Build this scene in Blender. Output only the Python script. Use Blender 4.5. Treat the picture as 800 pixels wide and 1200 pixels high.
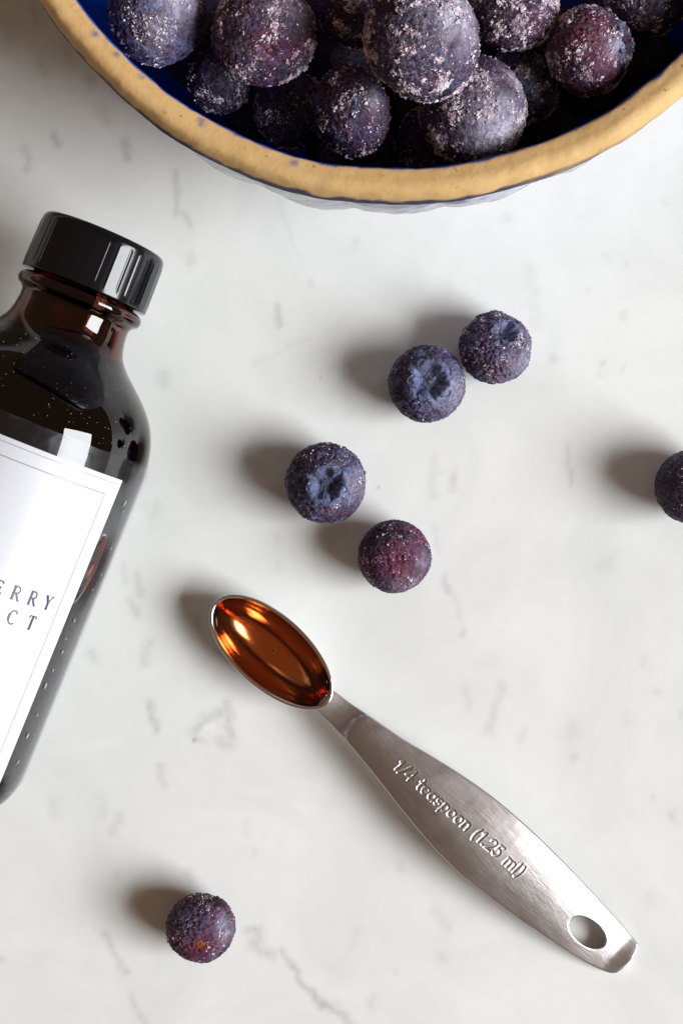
import bpy, bmesh, math
import numpy as np
from mathutils import Vector

for o in list(bpy.data.objects):
    bpy.data.objects.remove(o, do_unlink=True)
SC = bpy.context.scene
COL = SC.collection
MM = 0.001                                  # everything below is worked out in millimetres
rad = math.radians

# ------------------------------------------------------------------ camera
CAM_H = 320.0
cd = bpy.data.cameras.new('camera')
cam = bpy.data.objects.new('camera', cd)
COL.objects.link(cam)
cam.location = (0, 0, CAM_H * MM)
cam.rotation_euler = (0, 0, 0)
cd.sensor_fit = 'VERTICAL'
cd.sensor_height = 24
cd.lens = 24 * CAM_H / 200.0                # 200 mm of counter fill the height
cd.clip_start = 0.01
cd.clip_end = 20
SC.camera = cam

# ------------------------------------------------------------------ light
w = bpy.data.worlds.new('World')
SC.world = w
w.use_nodes = True
bg = w.node_tree.nodes['Background']
bg.inputs['Color'].default_value = (0.165, 0.106, 0.066, 1)   # dim warm room around the counter
bg.inputs['Strength'].default_value = 1.0

def window_light(name, loc, target, sx, sy, power, color):
    ld = bpy.data.lights.new(name, 'AREA')
    ld.shape = 'RECTANGLE'; ld.size = sx; ld.size_y = sy
    ld.energy = power; ld.color = color
    o = bpy.data.objects.new(name, ld)
    COL.objects.link(o)
    o.location = loc
    o.rotation_euler = (Vector(target) - Vector(loc)).to_track_quat('-Z', 'Y').to_euler()
    return o
window_light('window_lamp', (3.32, -0.98, 2.26), (0.0, 0.0, 0.0), 2.50, 2.05, 318.0, (0.968, 1.0, 1.012))

SC.view_settings.view_transform = 'Standard'
SC.view_settings.look = 'None'
SC.view_settings.exposure = 0.0
SC.view_settings.gamma = 1.0
SC.view_settings.use_curve_mapping = False
SC.render.engine = 'CYCLES'
SC.cycles.use_denoising = True
SC.cycles.max_bounces = 12
SC.cycles.transmission_bounces = 12
SC.cycles.sample_clamp_indirect = 6.0
SC.cycles.blur_glossy = 0.2

# ------------------------------------------------------------------ helpers
def P(px, py, z=0.0):
    """point of the place, in mm, that stands z above the counter"""
    k = (CAM_H - z) / CAM_H / 6.0
    return np.array([(px - 400) * k, (600 - py) * k, z])

_r = np.random.RandomState(7)
_perm = _r.permutation(256); _perm = np.concatenate([_perm, _perm, _perm])
_grad = _r.normal(size=(256, 3)); _grad /= np.linalg.norm(_grad, axis=1)[:, None]
def noise(p):
    p = np.asarray(p, float)
    i = np.floor(p).astype(int); f = p - i; i &= 255
    u = f * f * f * (f * (f * 6 - 15) + 10)
    out = 0
    for dx in (0, 1):
        for dy in (0, 1):
            for dz in (0, 1):
                h = _perm[_perm[_perm[i[:, 0] + dx] + i[:, 1] + dy] + i[:, 2] + dz] & 255
                g = _grad[h]
                d = g[:, 0] * (f[:, 0] - dx) + g[:, 1] * (f[:, 1] - dy) + g[:, 2] * (f[:, 2] - dz)
                wx = u[:, 0] if dx else 1 - u[:, 0]
                wy = u[:, 1] if dy else 1 - u[:, 1]
                wz = u[:, 2] if dz else 1 - u[:, 2]
                out = out + d * wx * wy * wz
    return out * 1.5
def fbm(p, oct=4, gain=.5):
    p = np.asarray(p, float); a = 1; s = 0; t = 0
    for k in range(oct):
        s = s + a * noise(p * 2 ** k + 17.3 * k); t += a; a *= gain
    return s / t
def sstep(a, b, x):
    t = np.clip((x - a) / (b - a), 0, 1)
    return t * t * (3 - 2 * t)

def mesh_obj(name, verts, faces, mat, parent=None, smooth=True, attrs=None, loc=None, solid=False):
    me = bpy.data.meshes.new(name)
    v = np.asarray(verts, float) * MM
    if solid:                                   # closed body: make its faces look outwards
        q = v[faces[:, [0, 1, 2]]]; vol = np.einsum('ij,ij->i', q[:, 0], np.cross(q[:, 1], q[:, 2])).sum()
        if faces.shape[1] == 4:
            q = v[faces[:, [0, 2, 3]]]; vol += np.einsum('ij,ij->i', q[:, 0], np.cross(q[:, 1], q[:, 2])).sum()
        if vol < 0: faces = faces[:, ::-1]
    if isinstance(faces, np.ndarray):
        nf, k = faces.shape
        me.vertices.add(len(v)); me.vertices.foreach_set('co', v.astype(np.float32).ravel())
        me.loops.add(nf * k); me.polygons.add(nf)
        me.loops.foreach_set('vertex_index', faces.astype(np.int32).ravel())
        me.polygons.foreach_set('loop_start', np.arange(0, nf * k, k, dtype=np.int32))
        me.update(calc_edges=True)
    else:
        me.from_pydata([tuple(x) for x in v], [], faces)
    if attrs:
        for an, arr in attrs.items():
            a = me.attributes.new(an, 'FLOAT_COLOR', 'POINT')
            c = np.ones((len(v), 4), np.float32); c[:, :arr.shape[1]] = arr
            a.data.foreach_set('color', c.ravel())
    me.validate()
    me.polygons.foreach_set('use_smooth', [smooth] * len(me.polygons))
    if mat: me.materials.append(mat)
    o = bpy.data.objects.new(name, me)
    COL.objects.link(o)
    if parent: o.parent = parent
    if loc is not None: o.location = tuple(np.asarray(loc) * MM)
    return o

def thing(name, label, cat, loc=(0, 0, 0), rotz=0.0, group=None):
    o = bpy.data.objects.new(name, None)
    o.empty_display_size = 0.01
    COL.objects.link(o)
    o.location = tuple(np.asarray(loc, float) * MM); o.rotation_euler = (0, 0, rotz)
    o['label'] = label; o['category'] = cat
    if group: o['group'] = group
    return o

def grid_faces(nu, nv, wrap_v=False, wrap_u=False):
    U = np.arange(nu if wrap_u else nu - 1); V = np.arange(nv if wrap_v else nv - 1)
    i, j = np.meshgrid(U, V, indexing='ij'); i = i.ravel(); j = j.ravel()
    i2 = (i + 1) % nu; j2 = (j + 1) % nv
    return np.stack([i * nv + j, i2 * nv + j, i2 * nv + j2, i * nv + j2], 1)

def lathe(profile, seg, fn=None):
    """revolve (r, z) pairs about Z; fn(r, z, phi) may push the surface about"""
    pr = np.array(profile, float)
    ph = np.linspace(0, 2 * np.pi, seg, endpoint=False)
    r = np.repeat(pr[:, 0], seg).reshape(len(pr), seg); z = np.repeat(pr[:, 1], seg).reshape(len(pr), seg)
    phi = np.tile(ph, (len(pr), 1))
    if fn: r, z = fn(r, z, phi)
    v = np.stack([r * np.cos(phi), r * np.sin(phi), z], 2).reshape(-1, 3)
    f = grid_faces(len(pr), seg, wrap_v=True)
    return v, f[:, ::-1]

def curve_points(pts, per=8):
    """Catmull-Rom through a list of points"""
    p = np.array(pts, float); q = np.vstack([2 * p[0] - p[1], p, 2 * p[-1] - p[-2]])
    out = []
    for k in range(len(p) - 1):
        a, b, c, d = q[k:k + 4]
        for t in np.linspace(0, 1, per, endpoint=False):
            out.append(.5 * (2 * b + (c - a) * t + (2 * a - 5 * b + 4 * c - d) * t * t + (3 * b - a - 3 * c + d) * t ** 3))
    out.append(p[-1])
    return np.array(out)

# ------------------------------------------------------------------ materials
class NT:
    def __init__(s, name):
        s.m = bpy.data.materials.new(name); s.m.use_nodes = True
        s.t = s.m.node_tree; s.t.nodes.clear()
        s.out = s.n('ShaderNodeOutputMaterial')
    def n(s, typ, **kw):
        nd = s.t.nodes.new(typ)
        for k, v in kw.items():
            if k.startswith('i_'):
                nd.inputs[k[2:].replace('_', ' ')].default_value = v
            else: setattr(nd, k, v)
        return nd
    def l(s, a, b): s.t.links.new(a, b)
    def bsdf(s, **kw):
        b = s.n('ShaderNodeBsdfPrincipled')
        for k, v in kw.items(): b.inputs[k].default_value = v
        s.l(b.outputs[0], s.out.inputs['Surface'])
        return b
    def attr(s, name, typ='GEOMETRY'):
        a = s.n('ShaderNodeAttribute', attribute_name=name); a.attribute_type = typ
        return a
    def tex(s, scale, detail=4, rough=.55, dist=0.0, vec=None, w=None):
        nz = s.n('ShaderNodeTexNoise')
        if w is not None:
            nz.noise_dimensions = '4D'
            if hasattr(w, 'links'): s.l(w, nz.inputs['W'])
        nz.inputs['Scale'].default_value = scale; nz.inputs['Detail'].default_value = detail
        nz.inputs['Roughness'].default_value = rough; nz.inputs['Distortion'].default_value = dist
        if vec is not None: s.l(vec, nz.inputs['Vector'])
        return nz.outputs['Fac']
    def coord(s, which='Object'):
        return s.n('ShaderNodeTexCoord').outputs[which]
    def scaled(s, vec, sc):
        m = s.n('ShaderNodeMapping'); m.inputs['Scale'].default_value = sc
        s.l(vec, m.inputs['Vector']); return m.outputs[0]
    def ramp(s, fac, stops):
        r = s.n('ShaderNodeValToRGB'); e = r.color_ramp.elements
        while len(e) < len(stops): e.new(.5)
        for k, (p, c) in enumerate(stops):
            e[k].position = p; e[k].color = (c, c, c, 1) if not hasattr(c, '__len__') else (*c, 1)
        s.l(fac, r.inputs[0]); return r.outputs[0]
    def mix(s, fac, a, b, mode='MIX'):
        m = s.n('ShaderNodeMix', data_type='RGBA', blend_type=mode)
        for sock, v in ((m.inputs[0], fac), (m.inputs[6], a), (m.inputs[7], b)):
            if hasattr(v, 'links'): s.l(v, sock)
            elif hasattr(v, '__len__'): sock.default_value = (*v, 1)
            else: sock.default_value = v
        return m.outputs[2]
    def math(s, op, a, b=None, c=None):
        m = s.n('ShaderNodeMath', operation=op)
        for k, v in enumerate((a, b, c)):
            if v is None: continue
            if hasattr(v, 'links'): s.l(v, m.inputs[k])
            else: m.inputs[k].default_value = v
        return m.outputs[0]
    def bump(s, h, strength=.5, dist=.0003, normal=None):
        b = s.n('ShaderNodeBump'); b.inputs['Strength'].default_value = strength
        b.inputs['Distance'].default_value = dist
        s.l(h, b.inputs['Height'])
        if normal is not None: s.l(normal, b.inputs['Normal'])
        return b.outputs[0]
    def sep(s, c):
        x = s.n('ShaderNodeSeparateColor'); s.l(c, x.inputs[0]); return x.outputs

def marble_mat():
    t = NT('marble'); b = t.bsdf(Roughness=.38); b.inputs['Specular IOR Level'].default_value = .35
    co = t.coord()
    a = t.sep(t.attr('vein').outputs['Color'])
    big = t.ramp(t.tex(30, 6, .62, .8, co), [(.36, 0), (.70, 1)])
    mid = t.ramp(t.tex(70, 5, .6, .5, t.scaled(co, (1.5, .7, 1))), [(.5, 0), (.8, 1)])
    fine = t.ramp(t.tex(420, 3, .6, 0, co), [(.55, 0), (.85, 1)])
    c = t.mix(big, (.785, .794, .787), (.690, .704, .694))
    c = t.mix(t.math('MULTIPLY', mid, .10), c, (.52, .53, .52))
    c = t.mix(t.math('MULTIPLY', fine, .10), c, (.53, .53, .515))
    vn = t.math('MULTIPLY', a[0], t.ramp(t.tex(500, 4, .65, .5, co), [(.25, .45), (.7, 1.15)]))
    c = t.mix(t.math('MULTIPLY', vn, 1.12), c, (.28, .285, .275))
    c = t.mix(a[1], c, (.80, .80, .79))
    c = t.mix(a[2], c, (.30, .20, .11))
    t.l(c, b.inputs['Base Color'])
    t.l(t.bump(t.tex(300, 4, .6, 0, co), .05, .0002), b.inputs['Normal'])
    return t.m

def berry_mat():
    t = NT('blueberry_skin'); b = t.bsdf()
    co = t.coord(); rnd = t.n('ShaderNodeObjectInfo').outputs['Random']
    W = t.math('MULTIPLY', rnd, 40.0)
    a = t.sep(t.attr('skin').outputs['Color'])        # r bloom, g red, b crown
    fr = t.attr('frosted', 'OBJECT').outputs['Fac']
    c = t.mix(t.ramp(t.tex(260, 4, .65, .4, co, W), [(.35, 0), (.65, 1)]), (.004, .003, .009), (.036, .012, .052))
    c = t.mix(t.math('MULTIPLY', a[1], t.ramp(t.tex(220, 4, .6, .3, co, W), [(.3, .25), (.7, 1)])), c, (.165, .013, .045))
    blm = t.math('MULTIPLY', a[0], t.ramp(t.tex(520, 6, .72, .6, co, W), [(.40, .0), (.63, 1)]))
    c = t.mix(blm, c, (.150, .190, .400))
    c = t.mix(t.math('MULTIPLY', a[2], t.ramp(t.tex(420, 4, .6, .3, co, W), [(.3, .35), (.65, .95)])), c, (.16, .21, .37))
    rime = t.ramp(t.tex(2100, 4, .68, .3, co, W), [(.47, 0), (.60, 1)])
    big = t.ramp(t.tex(190, 3, .6, .4, co, W), [(.36, .05), (.64, 1)])
    rime = t.math('MULTIPLY', t.math('MULTIPLY', t.math('MULTIPLY', rime, big), t.math('MULTIPLY', fr, .62)), t.math('SUBTRACT', 1.0, t.math('MULTIPLY', a[2], .85)))
    c = t.mix(rime, c, (.52, .42, .54))
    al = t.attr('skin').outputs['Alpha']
    lit_frost = t.math('MULTIPLY', al, t.ramp(t.tex(1500, 5, .7, .3, co, W), [(.32, .30), (.56, 1)]))  # pale frost that doubles as window light in the skin colour
    c = t.mix(lit_frost, c, (.62, .60, .76))
    t.l(c, b.inputs['Base Color'])
    b.inputs['Roughness'].default_value = .50
    b.inputs['Specular IOR Level'].default_value = .26
    h = t.math('ADD', t.tex(700, 5, .7, .3, co, W), t.math('MULTIPLY', rime, .35))
    t.l(t.bump(h, .9, .0009), b.inputs['Normal'])
    return t.m

def plain(name, col, rough=.5, metal=0.0, spec=.5, scale=300, var=.15, bump=0.0, bdist=.0002):
    t = NT(name); b = t.bsdf(Roughness=rough, Metallic=metal); b.inputs['Specular IOR Level'].default_value = spec
    co = t.coord()
    n = t.tex(scale, 4, .6, .2, co)
    c = t.mix(n, tuple(x * (1 - var) for x in col), tuple(min(1, x * (1 + var)) for x in col))
    t.l(c, b.inputs['Base Color'])
    if bump: t.l(t.bump(n, bump, bdist), b.inputs['Normal'])
    return t.m

def frost_mat():
    t = NT('frost_crystal'); b = t.bsdf(Roughness=.28); b.inputs['Specular IOR Level'].default_value = .5
    co = t.coord()
    c = t.ramp(t.tex(500, 3, .6, 0, co), [(.3, (.22, .13, .20)), (.5, (.52, .42, .50)), (.68, (.86, .82, .88))])
    t.l(c, b.inputs['Base Color'])
    b.inputs['Subsurface Weight'].default_value = .0
    return t.m

def rim_mat():
    t = NT('bare_clay'); b = t.bsdf(Roughness=.62); b.inputs['Specular IOR Level'].default_value = .35
    co = t.coord(); a = t.sep(t.attr('paint').outputs['Color'])
    n1 = t.tex(60, 5, .6, .3, co); n2 = t.tex(520, 4, .65, .2, co)
    c = t.mix(n1, (.53, .325, .130), (.655, .435, .195))
    c = t.mix(t.ramp(n2, [(.60, 0), (.76, .45)]), c, (.36, .19, .06))
    c = t.mix(t.ramp(t.tex(800, 2, .5, 0, co), [(.70, 0), (.76, .6)]), c, (.17, .085, .03))
    c = t.mix(t.ramp(t.tex(240, 2, .5, 0, co), [(.80, 0), (.83, .7)]), c, (.10, .16, .34))
    c = t.mix(a[0], c, (.012, .05, .30))
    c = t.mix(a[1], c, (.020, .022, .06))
    t.l(c, b.inputs['Base Color'])
    t.l(t.bump(t.math('ADD', n2, t.ramp(t.tex(420, 2, .5, 0, co), [(.64, 0), (.74, -2.2)])), .26, .0005), b.inputs['Normal'])
    t.l(t.ramp(a[0], [(0, .62), (1, .2)]), b.inputs['Roughness'])
    return t.m

def glaze_mat():
    t = NT('cobalt_glaze'); b = t.bsdf(Roughness=.16)
    co = t.coord()
    c = t.mix(t.tex(120, 5, .6, .4, co), (.0011, .009, .085), (.004, .030, .26))
    c = t.mix(t.ramp(t.tex(700, 3, .6, 0, co), [(.62, 0), (.75, .35)]), c, (.08, .16, .50))
    t.l(c, b.inputs['Base Color'])
    t.l(t.bump(t.tex(260, 3, .6, 0, co), .2, .0004), b.inputs['Normal'])
    return t.m

def wall_mat():
    t = NT('pale_glaze'); b = t.bsdf(Roughness=.18)
    co = t.coord()
    a = t.sep(t.attr('paint').outputs['Color'])
    c = t.mix(t.ramp(t.tex(70, 5, .6, .5, co), [(.35, 0), (.7, 1)]), (.47, .48, .57), (.33, .35, .47))
    c = t.mix(t.ramp(t.tex(160, 3, .6, .8, co), [(.66, 0), (.76, .65)]), c, (.16, .17, .28))
    c = t.mix(a[0], c, (.012, .022, .10))
    t.l(c, b.inputs['Base Color'])
    t.l(t.bump(t.tex(120, 3, .6, 0, co), .25, .0008), b.inputs['Normal'])
    return t.m

def steel_mat(name, rough, brushed):
    t = NT(name); b = t.bsdf(Metallic=1.0)
    co = t.coord()
    st = t.tex(60, 6, .7, 0, t.scaled(co, (6, 140, 60)))
    st2 = t.tex(60, 3, .6, 0, t.scaled(co, (2.0, 60, 60)))
    sm = t.ramp(t.tex(130, 4, .6, .6, t.scaled(co, (.6, 1, 1))), [(.42, 0), (.68, 1)])
    c = t.mix(st, (.45, .41, .41), (.58, .545, .545)) if brushed else t.mix(st, (.72, .70, .685), (.80, .78, .77))
    if brushed: c = t.mix(t.math('MULTIPLY', sm, .22), c, (.43, .37, .39))
    t.l(c, b.inputs['Base Color'])
    if brushed:
        t.l(t.math('ADD', t.math('MULTIPLY', sm, .08), t.math('MULTIPLY_ADD', st2, .12, rough)), b.inputs['Roughness'])
        t.l(t.bump(t.math('ADD', st, st2), .26, .00014), b.inputs['Normal'])
    else:
        b.inputs['Roughness'].default_value = rough
        t.l(t.bump(st2, .03, .0001), b.inputs['Normal'])
    return t.m

def liquid_mat():
    t = NT('amber_liquid')
    g = t.n('ShaderNodeBsdfGlass'); g.inputs['IOR'].default_value = 1.36; g.inputs['Roughness'].default_value = 0.0
    t.l(g.outputs[0], t.out.inputs['Surface'])
    v = t.n('ShaderNodeVolumeAbsorption'); v.inputs['Color'].default_value = (.995, .50, .0, 1); v.inputs['Density'].default_value = 225
    t.l(v.outputs[0], t.out.inputs['Volume'])
    return t.m

def glass_mat():
    t = NT('amber_glass')
    b = t.bsdf(Roughness=0.0, IOR=1.52)
    b.inputs['Base Color'].default_value = (.110, .025, .013, 1)
    b.inputs['Transmission Weight'].default_value = 1.0
    co = t.coord()
    t.l(t.bump(t.tex(90, 2, .5, 0, co), .04, .0006), b.inputs['Normal'])
    return t.m

def film_mat():
    t = NT('clear_film')
    tr = t.n('ShaderNodeBsdfTransparent'); tr.inputs['Color'].default_value = (.92, .92, .93, 1)
    gl = t.n('ShaderNodeBsdfGlossy'); gl.inputs['Roughness'].default_value = .30; gl.inputs['Color'].default_value = (.95, .95, 1, 1)
    df = t.n('ShaderNodeBsdfDiffuse'); df.inputs['Color'].default_value = (.72, .72, .78, 1)
    co = t.coord()
    lw = t.n('ShaderNodeLayerWeight'); lw.inputs['Blend'].default_value = .5
    fres = t.math('MULTIPLY_ADD', t.math('POWER', lw.outputs['Facing'], 5.0), .9, .018)
    bm = t.bump(t.tex(210, 5, .65, .9, co), .12, .0006)
    t.l(bm, gl.inputs['Normal'])
    m1 = t.n('ShaderNodeMixShader'); t.l(fres, m1.inputs[0]); t.l(tr.outputs[0], m1.inputs[1]); t.l(gl.outputs[0], m1.inputs[2])
    haze = t.math('MULTIPLY_ADD', t.ramp(t.tex(260, 5, .65, .8, t.scaled(co, (1, 1, .6))), [(.52, 0), (.75, 1)]), .03, .008)
    m2 = t.n('ShaderNodeMixShader'); t.l(haze, m2.inputs[0]); t.l(m1.outputs[0], m2.inputs[1]); t.l(df.outputs[0], m2.inputs[2])
    t.l(m2.outputs[0], t.out.inputs['Surface'])
    return t.m

M = dict(marble=marble_mat(), berry=berry_mat(), frost=frost_mat(), clay=rim_mat(), glaze=glaze_mat(), wall=wall_mat(),
         brushed=steel_mat('brushed_steel', .28, True), steel=steel_mat('polished_steel', .15, False),
         liquid=liquid_mat(), glass=glass_mat(), film=film_mat(),
         extract=plain('dark_extract', (.007, .0012, .0028), .5, spec=.02),
         cap=plain('black_plastic', (.004, .004, .006), .14, spec=.42, scale=200, bump=.03),
         paper=plain('white_paper', (.70, .71, .745), .75, spec=.2, scale=900, var=.012, bump=.04),
         ink=plain('grey_ink', (.045, .05, .085), .7, spec=.2, var=.1),
         pale_ink=plain('pale_ink', (.36, .35, .40), .7, spec=.2, var=.05),
         bubble=plain('air_bubble', (.36, .36, .40), .3),
         dust=plain('pale_dust', (.55, .52, .50), .8),
         scar=plain('dry_scar', (.20, .125, .06), .7, scale=900, var=.4, bump=.4),
         amber_scar=plain('amber_scar', (.20, .048, .009), .35, scale=700, var=.95, bump=.6),
         red_scar=plain('red_scar', (.10, .012, .018), .5, scale=900, var=.4, bump=.4),
         crown=plain('crown_skin', (.070, .086, .175), .55, scale=700, var=.85, bump=.6),
         )

# ------------------------------------------------------------------ counter
STAINS = [  # x0, y0, x1, y1, width, strength: grey marks of this slab
 (206,202,207,250,4,.30),(214,250,219,262,4,.28),(223,300,223,306,7,.20),(324,358,326,379,4,.36),(193,438,193,448,7,.22),(416,283,416,284,6,.2),
 (365,330,365,331,4,.22),(300,427,360,394,4,.09),(326,236,352,300,3,.12),(377,444,377,445,2.5,.35),(42,11,44,16,6,.30),(51,74,52,84,6,.26),(104,92,108,97,7,.28),
 (63,158,68,168,5,.42),(147,170,149,184,5,.42),(30,172,32,195,5,.30),(620,314,628,381,8,.10),(648,419,648,420,5,.2),(729,370,729,371,5,.22),
 (704,424,704,425,4,.2),(731,430,731,431,4,.2),(704,438,704,439,3,.15),(620,314,620,315,4,.2),(594,254,592,256,7,.16),(686,340,686,341,3,.15),(710,302,710,303,5,.13),
 (732,310,732,311,5,.15),(781,239,781,240,5,.15),(665,524,668,568,3.5,.24),(530,556,529,572,5,.26),(508,536,506,580,6,.14),(520,682,526,692,5,.32),
 (532,700,542,740,4,.13),(542,739,542,741,5,.3),(704,664,710,660,15,.15),(720,656,714,662,5,.16),(510,620,514,648,5,.13),(576,776,570,780,12,.08),
 (754,774,754,778,4.5,.18),(768,810,768,811,4,.16),(546,804,546,830,4.5,.15),(588,806,588,808,4,.12),(589,805,572,855,6,.20),(608,867,614,855,5,.14),
 (672,853,670,858,11,.16),(674,884,674,888,5,.2),(769,811,769,812,5,.18),(798,838,798,839,5,.18),(789,957,789,958,6,.24),(762,935,762,936,3,.18),
 (734,836,734,849,4,.1),(762,1052,760,1056,8,.10),(170,758,170,779,5,.22),(177,820,184,856,4.5,.36),(185,899,192,921,5,.24),(117,932,123,955,7,.13),
 (139,955,136,977,6,.22),(65,940,64,956,8,.13),(228,858,240,842,6,.34),(240,843,262,836,6,.34),(268,825,270,862,5,.32),(250,866,270,870,7,.30),(232,866,240,870,5,.26),(296,998,296,999,5,.12),
 (288,962,290,978,4,.09),(222,1024,222,1028,5,.18),(106,764,107,769,7,.25),(136,1022,136,1025,5,.18),(122,1095,147,1139,4.5,.27),(153,1168,169,1200,4,.22),
 (3,1125,3,1126,4,.3),(47,1120,47,1126,10,.08),(30,1001,30,1002,14,.06),(289,1090,303,1088,6,.30),(303,1088,298,1104,6,.30),(298,1104,315,1120,7,.34),(315,1120,320,1122,6,.3),
 (329,1112,342,1130,4,.30),(342,1130,355,1154,5,.40),(355,1154,377,1178,5,.46),(372,1172,399,1187,6,.44),(399,1187,412,1204,6,.40),(469,1012,470,1018,6,.14),
 (510,1068,524,1084,6,.16),(515,1120,518,1124,6,.18),(464,1136,464,1138,5,.12),(434,1172,436,1180,7,.18),(390,1130,394,1140,16,.08),(395,1135,422,1090,5,.08),
 (181,596,181,608,9,.15),(145,660,150,680,4,.18),(160,670,166,700,4,.25),(155,705,160,721,5,.25),(176,750,170,775,5,.2),(232,725,232,733,6,.28),
 (324,662,324,666,6,.12),(232,585,232,590,6,.09),(324,632,324,634,6,.1),(43,20,46,22,6,.2),(12,30,10,60,8,.14),(80,60,84,72,7,.16),(120,130,124,140,7,.18)]
def build_counter():
    def axis(lo, hi, step, far):
        a = np.arange(lo, hi + step / 2, step)
        g = step * np.cumsum(1.35 ** np.arange(1, 40)); g = g[g < far]
        return np.concatenate([(lo - g)[::-1], a, hi + g])
    xs = axis(-72, 72, .45, 330); ys = axis(-105, 105, .45, 300)
    X, Y = np.meshgrid(xs, ys, indexing='ij')
    v = np.stack([X, Y, np.zeros_like(X)], 2).reshape(-1, 3)
    q = np.c_[v[:, 0] * 6 + 400, 600 - v[:, 1] * 6]
    n1 = np.stack([v[:, 0] * .28, v[:, 1] * .28, v[:, 0] * 0 + 3.1], 1)
    qq = q + np.stack([fbm(n1, 3), fbm(n1 + 50, 3)], 1) * 9
    vein = np.zeros(len(v))
    for x0, y0, x1, y1, wd, s in STAINS:
        a = np.array([x0, y0], float); d = np.array([x1 - x0, y1 - y0], float); L = d @ d + 1e-6
        rel = qq - a; t = np.clip((rel @ d) / L, 0, 1)
        dist = np.linalg.norm(rel - t[:, None] * d, axis=1)
        vein = np.maximum(vein, s * np.exp(-(dist / (wd * 1.05)) ** 2))
    pocket = 1.2 * np.exp(-(((q[:, 0] - 245) / 9) ** 2 + ((q[:, 1] - 857) / 12) ** 2)) + .5 * np.exp(-(((q[:, 0] - 262) / 5) ** 2 + ((q[:, 1] - 846) / 4) ** 2))
    pocket *= np.clip(.6 + 1.2 * fbm(n1 * 3, 2), 0, 1)
    rust = .8 * np.exp(-(((q[:, 0] - 228) / 1.7) ** 2 + ((q[:, 1] - 867) / 2.6) ** 2)) + .4 * np.exp(-(((q[:, 0] - 443) / 2) ** 2 + ((q[:, 1] - 571) / 2) ** 2))
    top = mesh_obj('marble_counter', v, grid_faces(len(xs), len(ys)), M['marble'], attrs={'vein': np.stack([vein, pocket, rust], 1)})
    top['kind'] = 'structure'
    # the slab's body, a bullnosed thickness under the sheet
    x0, x1, y0, y1 = xs[0], xs[-1], ys[0], ys[-1]
    bm = bmesh.new()
    rings = [(-.02, .3), (-.8, -.4), (-28, -.4), (-30, 1.5)]
    vs = []
    for z, g in rings:
        vs.append([bm.verts.new(((x0 + g) * MM, (y0 + g) * MM, z * MM)), bm.verts.new(((x1 - g) * MM, (y0 + g) * MM, z * MM)),
                   bm.verts.new(((x1 - g) * MM, (y1 - g) * MM, z * MM)), bm.verts.new(((x0 + g) * MM, (y1 - g) * MM, z * MM))])
    for a, b in zip(vs[1:], vs):
        for k in range(4): bm.faces.new((a[k], a[(k + 1) % 4], b[(k + 1) % 4], b[k]))
    bm.faces.new(vs[-1][::-1])
    me = bpy.data.meshes.new('slab_edge'); bm.to_mesh(me); bm.free(); me.materials.append(M['marble'])
    o = bpy.data.objects.new('slab_edge', me); COL.objects.link(o); o.parent = top
build_counter()

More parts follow.
